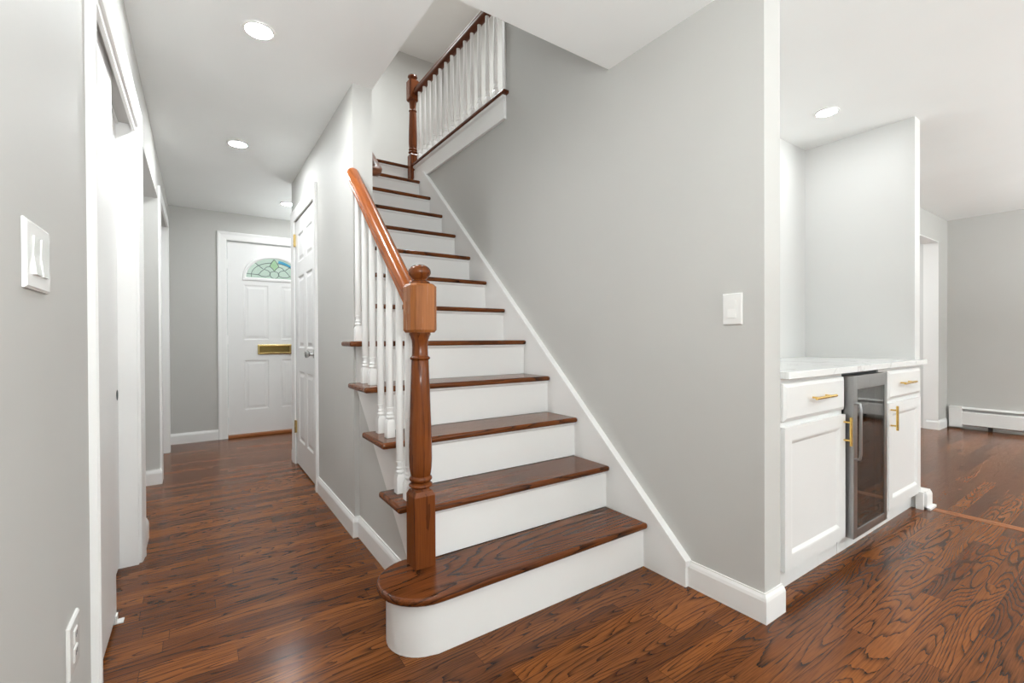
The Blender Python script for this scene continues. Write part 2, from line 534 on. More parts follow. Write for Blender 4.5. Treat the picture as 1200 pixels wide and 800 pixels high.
# ------------------------------------------------------------------ baseboards
BASE = [(0, 0), (0.014, 0), (0.014, 0.082), (0.011, 0.094), (0.006, 0.104), (0.006, 0.109), (0, 0.109)]
def baseboard(name, path, flip=False):
    prof = [(-d, z) for d, z in BASE] if flip else BASE
    return struct(name, MB().sweep(path, prof, frame=FXY), m_white)
# offsets are to the LEFT of travel
baseboard('baseboard_stair', [(XWB, YW + 0.03), (XWB, YW), (XW, YW), (XW, 1.187)], False)
XSP = 0.716   # spandrel face below the open stringer
baseboard('baseboard_hall', [(XH, 3.385), (XH, YH), (XSP, YH), (XSP, 1.65)], True)
baseboard('baseboard_left', [(XL, 3.13), (XL, 2.90)], False)
baseboard('baseboard_passage', [(-1.4, PY1), (XL, PY1), (XL, PY1 + 0.02)], True)
baseboard('baseboard_back', [(XL, YB), (0.187, YB)], True)
baseboard('baseboard_foyer', [(XH, 4.362), (XH, YHF), (1.9, YHF)], False)
baseboard('baseboard_side', [(6.95, YR + 0.1), (6.95, YR), (XR - 0.07, YR)], True)
baseboard('baseboard_left_near', [(XL, CY0 - 0.11), (XL, -1.0)], False)

# ------------------------------------------------------------------ casings
CAS = [(0, 0), (0, 0.010), (0.012, 0.014), (0.055, 0.017), (0.070, 0.021), (0.083, 0.021), (0.088, 0.016), (0.088, 0)]
def casing(name, path, frame):
    return struct(name, MB().sweep(path, CAS, frame=frame), m_white)
FL = lambda p, q, t: (XL + t, p, q)          # on the left wall, facing +X
FH = lambda p, q, t: (XH - t, p, q)          # on the hall wall, facing -X
FB = lambda p, q, t: (p, YB - t, q)          # on the back wall, facing -Y
# travelling up, across towards +, down: LEFT of travel is outside
casing('trim_closet', [(CY0, 0), (CY0, CZ), (CY1, CZ), (CY1, 0)], FL)
casing('trim_hall', [(3.47, 0), (3.47, 2.06), (4.27, 2.06), (4.27, 0)], FH)
casing('trim_back', [(0.262, 0), (0.262, 2.13), (1.185, 2.13), (1.185, 0)], FB)
# closet jambs and head, sliding track
j = MB()
j.box(X0 + 0.0, XL, CY1 - 0.018, CY1, 0.0, CZ)
j.box(X0 + 0.0, XL, CY0, CY0 + 0.018, 0.0, CZ)
struct('trim_closet_jamb', j, m_white)
j = MB()
j.box(XL - 0.012, XL, CY0 + 0.018, CY1 - 0.018, 2.045, CZ + 0.02)
struct('trim_closet_head', j, m_white)
t = thing('door_track', 'white double sliding door track under the closet head trim', 'door track', (XL - 0.07, 2.25, 2.10))
obj('rail', MB().box(-0.304, -0.297, CY0 + .02, CY1 - .019, 2.06, 2.155).box(-0.345, -0.338, CY0 + .02, CY1 - .019, 2.06, 2.155).box(-0.345, -0.255, CY0 + .02, CY1 - .019, 2.15, 2.158), m_white, t)
obj('roller', MB().lathe((-0.32, 2.70, 2.11), [(0.0, -0.012), (0.016, -0.012), (0.016, 0.012), (0.0, 0.012)], 16, 'X'), m_brass, t)
# far doorway casing, passage corner
j = MB()
j.box(XL - 0.12, XL + 0.014, PY1 + 0.02, DY0, 0, DZ + 0.0)
j.box(XL, XL + 0.014, PY1 + 0.02, DY1 + 0.09, DZ, DZ + 0.085)
j.box(XL - 0.7, XL + 0.016, DY1 - 0.008, DY1 + 0.09, 0, DZ + 0.0)
struct('trim_doorway', j, m_white)

# ------------------------------------------------------------------ doors
def panel_door_mesh(u0, u1, z0, z1, panels, frame, th=0.04, dep=0.008, raised=True):
    """slab with recessed raised panels; frame(u, z, t): t = 0 at the face, + outward"""
    mb = MB(); bm = mb.bm
    us = sorted({u0, u1} | {p[0] for p in panels} | {p[1] for p in panels})
    zs = sorted({z0, z1} | {p[2] for p in panels} | {p[3] for p in panels})
    V = {}
    def vt(u, z, t):
        k = (round(u, 5), round(z, 5), round(t, 5))
        if k not in V: V[k] = bm.verts.new(frame(u, z, t))
        return V[k]
    for i in range(len(us) - 1):
        for k in range(len(zs) - 1):
            a, b, c0, d = us[i], us[i+1], zs[k], zs[k+1]
            hit = [p for p in panels if p[0] <= a + 1e-6 and p[1] >= b - 1e-6 and p[2] <= c0 + 1e-6 and p[3] >= d - 1e-6]
            if hit: continue
            bm.faces.new((vt(a, c0, 0), vt(b, c0, 0), vt(b, d, 0), vt(a, d, 0)))
    for (a, b, c0, d) in panels:
        prev = None
        for ins, t in (((0, 0), (0.012, -dep), (0.024, -dep), (0.045, -dep * 0.15)) if raised else ((0, 0), (0.006, -0.001), (0.020, -dep))):
            ring = [vt(a+ins, c0+ins, t), vt(b-ins, c0+ins, t), vt(b-ins, d-ins, t), vt(a+ins, d-ins, t)]
            if prev:
                for q in range(4): bm.faces.new((prev[q], prev[(q+1) % 4], ring[(q+1) % 4], ring[q]))
            prev = ring
        bm.faces.new(prev)
    # sides and back
    f = [vt(u0, z0, 0), vt(u1, z0, 0), vt(u1, z1, 0), vt(u0, z1, 0)]
    g = [vt(u0, z0, -th), vt(u1, z0, -th), vt(u1, z1, -th), vt(u0, z1, -th)]
    bm.faces.new(g[::-1])
    for q in range(4): bm.faces.new((f[q], f[(q+1) % 4], g[(q+1) % 4], g[q]))
    return mb
# front door
YD = YB + 0.03
FD = lambda u, z, t: (u, YD - t, z)
u0, u1 = 0.268, 1.179
FX, FZ, FW, FHT = 0.7235, 1.745, 0.285, 0.235      # fanlight centre, sill, half width, height
mb = panel_door_mesh(u0, u1, 0.03, 2.122, [(0.42, 0.66, 1.06, 1.665), (0.787, 1.027, 1.06, 1.665), (0.42, 0.66, 0.29, 0.835), (0.787, 1.027, 0.29, 0.835)], FD, dep=0.0045)
door1 = struct('door_1', mb, m_door)
def ell(a, s=1.0): return (FX + FW * s * math.cos(a), FZ + FHT * s * math.sin(a))
arc = [ell(PI * i / 28) for i in range(29)]
hole = MB(); hole.prism([ell(PI * i / 28) for i in range(29)], YD - 0.05, YD + 0.1, 'Y')
cut = obj('cutter', hole, m_door)
bo = door1.modifiers.new('hole', 'BOOLEAN'); bo.object = cut; bo.operation = 'DIFFERENCE'; bo.solver = 'EXACT'
dg = bpy.context.evaluated_depsgraph_get()
nm = bpy.data.meshes.new_from_object(door1.evaluated_get(dg))
door1.modifiers.clear(); door1.data = nm
bpy.data.objects.remove(cut)
FRM = [(-0.004, 0.0), (-0.004, 0.006), (0.008, 0.014), (0.026, 0.012), (0.032, 0.004), (0.032, 0.0)]
fp = [(x, z) for x, z in arc]
fan = obj('fanlight', MB().sweep(fp[::-1], FRM, closed=True, frame=lambda p, q, t: (p, YD - t, q)), m_door, door1)
obj('glass_pane', MB().prism([ell(PI * i / 28, 0.995) for i in range(29)], YD + 0.018, YD + 0.022, 'Y'), m_glass, fan)
lead = MB()
def cm(pts, r=0.0035): lead.tube([(FX + x * FW, YD + 0.014, FZ + z * FHT) for x, z in pts], r, 6)
def arcp(cx, cz, rx, rz, a0, a1, n=14): return [(cx + rx * math.cos(math.radians(a0 + (a1 - a0) * i / n)), cz + rz * math.sin(math.radians(a0 + (a1 - a0) * i / n))) for i in range(n + 1)]
cm(arcp(0, 0.16, 0.80, 0.62, -6, 83)); cm(arcp(0, 0.16, 0.80, 0.62, 97, 186))
for sx in (-1, 1):
    cm([(sx * 0.98, 0.20), (sx * 0.80, 0.19), (sx * 0.56, 0.18)])
    cm([(sx * 0.80, 0.05), (sx * 0.80, 0.19)])
    cm([(sx * 0.68, 0.74), (sx * 0.52, 0.58), (sx * 0.40, 0.46)])
    # large side petal
    cm([(sx * 0.56, 0.18), (sx * 0.46, 0.34), (sx * 0.36, 0.45), (sx * 0.22, 0.40), (sx * 0.14, 0.28), (sx * 0.16, 0.16), (sx * 0.30, 0.10), (sx * 0.45, 0.11), (sx * 0.56, 0.18)])
    # small upper petal
    cm([(sx * 0.36, 0.45), (sx * 0.28, 0.56), (sx * 0.16, 0.60), (sx * 0.06, 0.50), (0, 0.38)])
    cm([(0, 0.38), (sx * 0.12, 0.34), (sx * 0.17, 0.22), (sx * 0.12, 0.10), (0, 0.0)])
    cm([(0, 0.95), (sx * 0.08, 0.82), (sx * 0.15, 0.66), (sx * 0.16, 0.60)])
obj('came', lead, m_lead, fan)
gp = MB()
pol = [(0, 0.93), (0.08, 0.82), (0.15, 0.66), (0.14, 0.60), (0.06, 0.50), (0, 0.40), (-0.06, 0.50), (-0.14, 0.60), (-0.15, 0.66), (-0.08, 0.82)]
gp.prism([(FX + x * FW, FZ + z * FHT) for x, z in pol], YD + 0.011, YD + 0.014, 'Y')
obj('green_glass', gp, m_green, fan)
bp_ = arcp(0, 0.16, 0.79, 0.61, 42, 80) + arcp(0, 0.06, 0.88, 0.86, 80, 46)
gp = MB().prism([(FX + x * FW, FZ + z * FHT) for x, z in bp_], YD + 0.011, YD + 0.014, 'Y')
obj('blue_glass', gp, m_blue, fan)
slot = obj('mail_slot', MB().sweep([(0.57, 0.915), (0.57, 0.985), (0.877, 0.985), (0.877, 0.915)], [(-0.004, 0), (-0.004, 0.006), (0.004, 0.014), (0.012, 0.014), (0.020, 0.008), (0.020, 0)], closed=True, frame=FD), m_brass, door1)
obj('slot_flap', MB().box(0.568, 0.879, YD - 0.003, YD + 0.0, 0.913, 0.987), m_flap, slot, bevel=0.002)
for z in (1.88, 1.06, 0.27):
    obj('hinge', MB().box(0.256, 0.272, YD - 0.012, YD - 0.001, z - 0.045, z + 0.045).lathe((0.264, YD - 0.012, z), [(0.006, -0.048), (0.006, 0.048)], 10), m_white, door1)
struct('trim_threshold', MB().box(0.262, 1.185, YB - 0.02, YB + 0.12, 0.0, 0.028), wood('oak_threshold', 'X', srgb(110, 60, 30), srgb(150, 92, 54), srgb(176, 114, 70), 0.35, None, 4, 10, 1, 0.4, 0.3), bevel=0.004)
j = MB().box(0.187, 0.262, YB + 0.002, YB + 0.14, 0, 2.19).box(1.185, 1.26, YB + 0.002, YB + 0.14, 0, 2.19).box(0.262, 1.185, YB + 0.002, YB + 0.14, 2.13, 2.19)
struct('trim_front_jamb', j, m_white)
# hall closet door, six panels, closed in the dividing wall
XD = XH + 0.004
FC = lambda u, z, t: (XD - t, u, z)
v0, v1 = 3.478, 4.262
pa = []
for a, b in ((v0 + 0.11, v0 + 0.345), (v1 - 0.345, v1 - 0.11)):
    pa += [(a, b, 1.70, 1.93), (a, b, 0.99, 1.58), (a, b, 0.22, 0.80)]
door2 = struct('door_2', panel_door_mesh(v0, v1, 0.012, 2.052, pa, FC), m_door)
kb = obj('knob', MB().lathe((XD, 3.545, 0.955), [(0.0, 0), (0.031, 0), (0.031, -0.005), (0.014, -0.010), (0.012, -0.028), (0.022, -0.036), (0.028, -0.046), (0.027, -0.056), (0.018, -0.062), (0.0, -0.063)], 20, 'X'), m_chrome, door2, smooth=True)
obj('latch_plate', MB().box(XD - 0.003, XD + 0.001, v0 - 0.004, v0 + 0.004, 0.925, 0.985), m_chrome, door2)
for z in (1.90, 0.32):
    obj('hinge', MB().box(XD - 0.012, XD - 0.0005, v1 - 0.012, v1 + 0.022, z - 0.05, z + 0.05).lathe((XD - 0.012, v1 + 0.004, z), [(0.007, -0.053), (0.007, 0.053)], 10), m_brass, door2)
# bypass closet doors
d3 = struct('door_3', MB().box(-0.295, -0.262, CY0 + 0.02, 2.285, 0.018, 2.088), m_white, bevel=0.003)
d4 = struct('door_4', MB().box(-0.336, -0.306, 2.14, CY1 - 0.02, 0.018, 2.088), m_white, bevel=0.003)
obj('finger_pull', MB().lathe((-0.3055, 2.745, 0.81), [(0.0, -0.002), (0.02, -0.002), (0.024, 0.001), (0.0, 0.001)], 20, 'X'), m_dark, d4)
g = thing('floor_guide', 'small white plastic sliding door guide on the floor by the closet', 'door guide', (-0.28, 2.25, 0))
obj('base_plate', MB().box(-0.285, -0.238, 2.243, 2.277, 0, 0.004), m_plastic, g)
obj('fin', MB().box(-0.2615, -0.2565, 2.243, 2.277, 0.004, 0.03), m_plastic, g)

# ------------------------------------------------------------------ staircase
stair = thing('staircase', 'straight white staircase with dark stained oak treads and rounded bottom step', 'staircase', (1.2, 1.4, 0))
TH = 0.027
TXL = 0.622                 # left return nosing of the open treads
def tread(k):
    y0, z1 = nose(k), k * RISE
    yb = nose(k + 1) + 0.028
    mb = MB()
    if k == 1:
        cx, cy, r = 0.662, 1.5415, 0.16
        pts = [(NX, y0), (NX, yb), (0.70, yb), (0.662, cy + r)]
        pts += [(cx - r * math.sin(PI * i / 18), cy + r * math.cos(PI * i / 18)) for i in range(1, 18)]
        pts += [(cx, y0)]
    elif k == 2:
        # notched round the newel post
        pts = [(NX, y0), (NX, yb), (0.70, yb), (0.70, yb + 0.03), (TXL, yb + 0.03), (TXL, 1.672), (0.740, 1.672), (0.740, y0)]
    elif k < 5:
        pts = [(NX, y0), (NX, yb), (0.70, yb), (0.70, yb + 0.03), (TXL, yb + 0.03), (TXL, y0)]
    elif k == 5:
        pts = [(NX, y0), (NX, yb), (XHB + 0.001, yb), (XHB + 0.001, YH - 0.001), (TXL, YH - 0.001), (TXL, y0)]
    else:
        pts = [(NX, y0), (NX, yb), (XHB + 0.001, yb), (XHB + 0.001, y0)]
    mb.prism(pts, z1 - TH, z1)
    return obj('tread', mb, m_tread, stair, bevel=0.011, seg=3)
for k in range(1, 13): tread(k)
obj('landing_nosing', MB().box(XHB + 0.001, NX, nose(13), nose(13) + 0.07, ZU - TH, ZU), m_tread, stair, bevel=0.011, seg=3)
def riser(k):
    y = nose(k) + 0.028
    z0, z1 = (k - 1) * RISE, k * RISE - TH
    xl = 0.70 if k <= 5 else XHB + 0.001
    mb = MB()
    if k == 1:
        cx, cy, r = 0.662, 1.5415, 0.128
        pts = [(NX, y), (NX, y + 0.02), (0.80, y + 0.02), (0.80, 1.64), (0.712, 1.64), (0.662, cy + r)]
        pts += [(cx - r * math.sin(PI * i / 18), cy + r * math.cos(PI * i / 18)) for i in range(1, 18)]
        pts += [(cx, y)]
        mb.prism(pts, z0 + 0.001, z1)
        return obj('riser', mb, m_white, stair, smooth=True)
    mb.box(xl, NX, y, y + 0.018, z0, z1)
    mb.prism([(y, z1), (y - 0.012, z1), (y - 0.010, z1 - 0.008), (y, z1 - 0.016)], (0.745 if k == 2 else xl), NX, 'X')
    return obj('riser', mb, m_white, stair)
for k in range(1, 14): riser(k)
# open stringer: saw-tooth top, straight lower edge (Y-Z polygon)
SL = RISE / RUN
low = lambda y: 0.48 + (y - 2.142) * 0.893
pts = [(1.665, max(0.0, low(1.665))), ]
top = []
for k in range(2, 6):
    y = nose(k) + 0.028
    top += [(max(y, 1.665), (k - 1) * RISE if k > 2 else 0.18), (max(y, 1.665), k * RISE - TH)]
poly = [(1.665, 0.0), (1.665, 2 * RISE - TH)]
for k in range(3, 6):
    y = nose(k) + 0.028
    poly += [(y, (k - 1) * RISE - TH), (y, k * RISE - TH)]
poly += [(YH - 0.001, 5 * RISE - TH), (YH - 0.001, low(YH)), (1.665, low(1.665))]
poly = poly[1:]
st = MB().prism(poly, 0.700, 0.7155, 'X')
obj('stringer', st, m_white, stair)
# skirt board on the right wall, with a cap moulding
sk = lambda y: 0.109 + (y - 1.185) * 0.9085
ye = 3.905
obj('skirt_board', MB().prism([(1.187, 0), (1.187, sk(1.187)), (ye, sk(ye)), (4.25, sk(ye)), (4.25, 2.3), (4.0, 2.2), (1.75, 0.2), (1.45, 0.0)], NX, XW, 'X'), m_white, stair)
capm = MB()
capm.prism([(1.182, sk(1.182) - 0.02), (1.182, sk(1.182) + 0.006), (ye, sk(ye) + 0.006), (ye, sk(ye) - 0.02)], NX - 0.006, XW, 'X')
obj('skirt_cap', capm, m_white, stair)
# spandrel below the stringer
struct('wall_spandrel', MB().prism([(1.665, 0), (1.665, low(1.665) + 0.02), (YH, low(YH) + 0.02), (YH, 0)], XSP, XSP + 0.05, 'X'), m_wall)
# small return board on the wall end above the fifth tread
struct('trim_wall_end', MB().box(XSP - 0.012, XSP + 0.012, YH - 0.014, YH, 5 * RISE, 5 * RISE + 0.16), m_white, bevel=0.002)

# ------------------------------------------------------------------ lower balustrade
def square_ring(mb, c, prof, ch=0.0):
    """stack of square sections [(half, z)] with optional chamfer"""
    rows = []
    for h_, z in prof:
        k = ch if ch else h_ * 0.04
        p = [(-h_+k, -h_), (h_-k, -h_), (h_, -h_+k), (h_, h_-k), (h_-k, h_), (-h_+k, h_), (-h_, h_-k), (-h_, -h_+k)]
        rows.append([mb.bm.verts.new((c[0]+x, c[1]+y, c[2]+z)) for x, y in p])
    for a, b in zip(rows, rows[1:]):
        for i in range(8): mb.bm.faces.new((a[i], a[(i+1) % 8], b[(i+1) % 8], b[i]))
    mb.bm.faces.new(rows[0][::-1]); mb.bm.faces.new(rows[-1])
    return mb
def bead(r0, r1, z0, z1, n=6):
    return [(r0 + (r1 - r0) * math.sin(PI * i / n), z0 + (z1 - z0) * i / n) for i in range(n + 1)]
bal_group = thing('stair_balustrade', 'orange brown newel post, sloping handrail and white balusters on the open lower steps', 'stair railing', (0.69, 1.625, RISE))
NP = (0.692, 1.625)
nb = obj('newel_post', MB().lathe((NP[0], NP[1], 0), [(0.02, 0.48), (0.034, 0.49)] + bead(0.032, 0.045, 0.500, 0.522) + bead(0.036, 0.043, 0.524, 0.546) + [(0.038, 0.550), (0.0415, 0.575), (0.043, 0.61), (0.0425, 0.66), (0.040, 0.76), (0.036, 0.88), (0.0325, 0.978)] + bead(0.031, 0.038, 0.980, 0.996) + [(0.030, 0.999), (0.029, 1.03), (0.031, 1.055), (0.037, 1.072), (0.040, 1.076), (0.040, 1.084), (0.030, 1.086), (0.0, 1.088)], 28), m_newel, bal_group, smooth=True)
mb = square_ring(MB(), (NP[0], NP[1], 0), [(0.0415, RISE + 0.0005), (0.0415, 0.475), (0.033, 0.492)])
obj('base_block', mb, m_newel, nb, bevel=0.002)
mb = square_ring(MB(), (NP[0], NP[1], 0), [(0.046, 1.084), (0.052, 1.094), (0.052, 1.256), (0.045, 1.266)], 0.016)
obj('rail_block', mb, m_block, nb)
obj('ball_finial', MB().lathe((NP[0], NP[1], 0), [(0.0, 1.262), (0.036, 1.264), (0.040, 1.269), (0.036, 1.276), (0.028, 1.279), (0.025, 1.284), (0.030, 1.289)] + [(0.0425 * math.sin(math.radians(a)), 1.312 - 0.029 * math.cos(math.radians(a))) for a in range(50, 180, 10)] + [(0.0, 1.341)], 28), m_newel, nb, smooth=True)
# handrail: profile extruded along local X, then tilted
RAILP = [(-0.022, 0.0), (0.022, 0.0), (0.024, 0.012), (0.020, 0.020), (0.026, 0.026), (0.033, 0.036), (0.033, 0.046), (0.027, 0.058), (0.014, 0.066), (0.0, 0.068), (-0.014, 0.066), (-0.027, 0.058), (-0.033, 0.046), (-0.033, 0.036), (-0.026, 0.026), (-0.020, 0.020), (-0.024, 0.012)]
def rail_obj(name, p0, p1, mat, parent, prof=RAILP, plumb=True):
    """p0, p1: underside centre line; the mesh's local X runs along the rail"""
    p0, p1 = Vector(p0), Vector(p1)
    d = p1 - p0; ln = d.length
    ang = math.atan2(d.z, d.y)
    bm = bmesh.new(); rows = []
    n = 12
    for i in range(n + 1):
        row = []
        for x, z in prof:
            t = ln * i / n
            if plumb and i == 0: t = z * math.tan(ang)
            if plumb and i == n: t = ln + z * math.tan(ang)
            row.append(bm.verts.new((t, x, z)))
        rows.append(row)
    k = len(prof)
    for a, b in zip(rows, rows[1:]):
        for j_ in range(k): bm.faces.new((a[j_], a[(j_+1) % k], b[(j_+1) % k], b[j_]))
    bm.faces.new(rows[0][::-1]); bm.faces.new(rows[-1])
    bmesh.ops.recalc_face_normals(bm, faces=bm.faces)
    me = bpy.data.meshes.new(name); bm.to_mesh(me); bm.free()
    me.materials.append(mat)
    for p in me.polygons: p.use_smooth = True
    o = bpy.data.objects.new(name, me); col.objects.link(o)
    o.parent = parent
    o.location = p0 - children_loc(parent)
    # local X -> (0, cos, sin); local Y -> -X world ; local Z -> (0,-sin,cos)
    o.rotation_euler = Matrix(((0, -1, 0), (math.cos(ang), 0, -math.sin(ang)), (math.sin(ang), 0, math.cos(ang)))).to_euler()
    e = o.modifiers.new('edges', 'EDGE_SPLIT'); e.split_angle = math.radians(40)
    return o
rz = lambda y: 1.148 + (y - 1.677) * SL          # underside of the rail
rail_obj('handrail', (NP[0], 1.678, rz(1.678)), (NP[0], YH - 0.002, rz(YH - 0.002)), m_rail, bal_group)
def baluster_mb(x, y, z0, z1, half=0.0185):
    mb = MB()
    square_ring(mb, (x, y, 0), [(half, z0 + 0.0005), (half, z0 + 0.066), (half * 0.72, z0 + 0.078)])
    prof = [(0.012, z0 + 0.07), (0.0125, z0 + 0.079)] + bead(0.0125, 0.0175, z0 + 0.081, z0 + 0.096) + bead(0.0125, 0.0155, z0 + 0.099, z0 + 0.109) + [(0.0115, z0 + 0.113), (0.0135, z0 + 0.124)] + bead(0.0135, 0.0165, z0 + 0.126, z0 + 0.134) + [(0.0150, z0 + 0.137), (0.0150, z0 + 0.40), (0.0135, z1)]
    mb.lathe((x, y, 0), prof, 16)
    return mb
for i in range(6):
    y = 2.313 - i * RUN / 2
    if i == 5: y = 1.742
    k = int((y - YN) / RUN) + 1
    obj('baluster', baluster_mb(NP[0], y, k * RISE, rz(y) + 0.004), m_white, bal_group, smooth=True)
y = 2.43
obj('baluster', baluster_mb(NP[0], y, 5 * RISE, rz(y) + 0.004), m_white, bal_group, smooth=True)

# ------------------------------------------------------------------ wall handrail
wr = thing('wall_handrail', 'dark brown handrail on the stairwell wall with a rounded lower end', 'handrail', (XHB, 2.58, 2.02))
mb = MB(); px = XHB + 0.062; pr_ = 0.026
zz = lambda y: 2.025 + (y - 2.60) * SL
mb.tube([(px, 4.35, zz(4.35)), (px, 3.4, zz(3.4)), (px, 2.72, zz(2.72)), (px, 2.645, zz(2.645)), (px - 0.004, 2.60, zz(2.60) + 0.004), (px - 0.018, 2.572, zz(2.58)), (px - 0.036, 2.562, zz(2.575)), (XHB + 0.001, 2.560, zz(2.572))], [pr_] * 4 + [pr_ * 1.04] * 3 + [pr_], 16)
obj('rail', mb, m_darkrail, wr, smooth=True)
for y in (3.0, 4.0):
    obj('bracket', MB().tube([(XHB, y, zz(y) - 0.08), (XHB + 0.04, y, zz(y) - 0.075), (px, y, zz(y) - 0.024)], 0.007, 8), m_brass, wr)

# ------------------------------------------------------------------ upper balustrade
ub = thing('upper_balustrade', 'upstairs railing of dark handrail, dark newel and many white balusters above the stairs', 'stair railing', (1.742, 3.4, ZU))
UX = 1.742; UY0, UY1 = 2.585, 4.20
obj('nosing', MB().box(XW - 0.042, XWB, UY0 - 0.03, UY1 - 0.04, ZU - 0.025, ZU), m_edgewood, ub, bevel=0.009, seg=3)
obj('fascia', MB().box(XW - 0.022, XW + 0.0, UY0, UY1 + 0.03, ZU - 0.185, ZU - 0.065), m_white, ub, bevel=0.002)
obj('cove_moulding', MB().prism([(XW - 0.002, ZU - 0.025), (XW - 0.030, ZU - 0.025), (XW - 0.026, ZU - 0.04), (XW - 0.012, ZU - 0.05), (XW - 0.010, ZU - 0.065), (XW - 0.002, ZU - 0.065)], UY0, UY1, 'Y'), m_white, ub)
UN = (1.722, 4.185)
un = obj('newel_post', MB().lathe((UN[0], UN[1], 0), [(0.03, 2.83)] + bead(0.032, 0.045, 2.84, 2.862) + bead(0.034, 0.042, 2.866, 2.888) + [(0.037, 2.893), (0.041, 2.93), (0.040, 3.03), (0.034, 3.22)] + bead(0.032, 0.038, 3.24, 3.256) + [(0.030, 3.262), (0.031, 3.30), (0.037, 3.345), (0.04, 3.35), (0.0, 3.352)], 24), m_dknewel, ub, smooth=True)
obj('base_block', square_ring(MB(), (UN[0], UN[1], 0), [(0.040, ZU - RISE + 0.001), (0.040, 2.82), (0.032, 2.836)]), m_dknewel, un)
obj('rail_block', square_ring(MB(), (UN[0], UN[1], 0), [(0.044, 3.348), (0.049, 3.358), (0.049, 3.53), (0.042, 3.538)], 0.012), m_dknewel, un)
obj('finial', MB().lathe((UN[0], UN[1], 0), [(0.0, 3.535), (0.034, 3.537), (0.038, 3.543), (0.028, 3.55), (0.032, 3.556), (0.046, 3.570), (0.042, 3.586), (0.026, 3.595), (0.0, 3.597)], 24), m_dknewel, un, smooth=True)
URZ = 3.455
rail_obj('handrail', (UX, UN[1] - 0.045, URZ), (UX, UY0 + 0.002, URZ), m_darkrail, ub, plumb=False)
for i in range(13):
    y = 4.07 - i * 0.1115
    obj('baluster', baluster_mb(UX, y, ZU, URZ + 0.004), m_white, ub, smooth=True)
obj('end_board', MB().box(UX - 0.02, UX + 0.10, UY0 + 0.001, UY0 + 0.03, ZU, 3.62), m_white, ub)

# ------------------------------------------------------------------ alcove cabinets
CF = 0.93                   # face-frame plane
KZ0, KZ1 = 0.0, 0.888
def shaker_front(mb, x0, x1, z0, z1, y, th=0.018, fr=0.055, raised=True):
    return panel_door_mesh(x0, x1, z0, z1, [(x0 + fr, x1 - fr, z0 + fr, z1 - fr)], lambda u, z, t: (u, y - t, z), th, 0.009, False)
def flat_front(x0, x1, z0, z1, y, th=0.018, ins=0.014):
    mb = MB(); rows = []
    for k, (i_, d) in enumerate(((0, 0), (0, th * 0.55), (ins, th))):
        rows.append([mb.bm.verts.new(p) for p in ((x0+i_, y+th-d, z0+i_), (x1-i_, y+th-d, z0+i_), (x1-i_, y+th-d, z1-i_), (x0+i_, y+th-d, z1-i_))])
    for a, b in zip(rows, rows[1:]):
        for i_ in range(4): mb.bm.faces.new((a[i_], a[(i_+1) % 4], b[(i_+1) % 4], b[i_]))
    mb.bm.faces.new(rows[0][::-1]); mb.bm.faces.new(rows[-1])
    return mb
def bar_pull(parent, x, z, y, length, vert):
    mb = MB(); h = length / 2; o_ = length * 0.32; yy = y - 0.030
    if vert:
        mb.lathe((x, yy, z), [(0.0, -h), (0.006, -h), (0.006, h), (0.0, h)], 14, 'Z')
        for s in (-o_, o_): mb.tube([(x, y, z + s), (x, yy, z + s)], 0.0045, 10)
    else:
        mb.lathe((x, yy, z), [(0.0, -h), (0.006, -h), (0.006, h), (0.0, h)], 14, 'X')
        for s in (-o_, o_): mb.tube([(x + s, y, z), (x + s, yy, z)], 0.0045, 10)
    return obj('handle', mb, m_gold, parent, smooth=True)
def cabinet(label, x0, x1, f0, f1, hinge_right, hx_d, hx_v):
    t = thing('base_cabinet', label, 'cabinet', ((x0 + x1) / 2, CF + 0.3, 0))
    xb = min(x1, XF - 0.002)
    mb = MB().box(x0, x1, CF, CF + 0.004 if x1 > XF else CF + 0.02, 0.085, KZ1)
    mb.box(x0, xb, CF + 0.02, YA - 0.004, 0.0, KZ1)
    if x1 > XF: mb.box(x0, xb, CF + 0.004, CF + 0.02, 0.085, KZ1)
    obj('body', mb, m_cab, t)
    yd = CF - 0.0185
    dr = obj('drawer', flat_front(f0, f1, 0.712, 0.870, yd, 0.018, 0.016), m_cab, t, bevel=0.0015)
    do = obj('door', shaker_front(None, f0, f1, 0.098, 0.690, yd), m_cab, t)
    bar_pull(dr, hx_d, 0.797, yd, 0.20, False)
    bar_pull(do, hx_v, 0.612, yd, 0.135, True)
    return t
cabinet('white cabinet left of the wine cooler, beside the grey stair wall', XWB + 0.008, 2.571, 1.972, 2.566, False, 2.285, 2.548)
cabinet('white cabinet right of the wine cooler, next to the open room', 3.045, 3.760, 3.150, 3.694, True, 3.40, 3.175)
# wine cooler
CY = 0.885
wc = thing('wine_cooler', 'tall stainless steel wine cooler with dark glass door between white cabinets', 'wine cooler', (2.8, 1.2, 0))
bx0, bx1 = 2.600, 3.036
mb = MB()
mb.box(2.574, bx0 + 0.02, CF + 0.005, YA - 0.03, 0.09, 0.884)
mb.box(bx1 - 0.02, bx1, CF + 0.005, YA - 0.03, 0.09, 0.884)
mb.box(bx0 + .02, bx1 - .02, CF + 0.03, YA - 0.03, 0.087, 0.09)
mb.box(bx0 + .02, bx1 - .02, CF + 0.005, YA - 0.03, 0.85, 0.884)
mb.box(bx0 + .02, bx1 - .02, YA - 0.05, YA - 0.03, 0.09, 0.85)
obj('body', mb, m_dark, wc)
dx0, dx1, dz0, dz1 = 2.592, 3.030, 0.088, 0.872
fr = MB()
fr.box(dx0, dx0 + 0.042, CY, CF, dz0, dz1).box(dx1 - 0.034, dx1, CY, CF, dz0, dz1)
fr.box(dx0 + .042, dx1 - .034, CY, CF, dz0, dz0 + 0.04).box(dx0 + .042, dx1 - .034, CY, CF, dz1 - 0.065, dz1)
dfr = obj('door', fr, m_steel, wc, bevel=0.002)
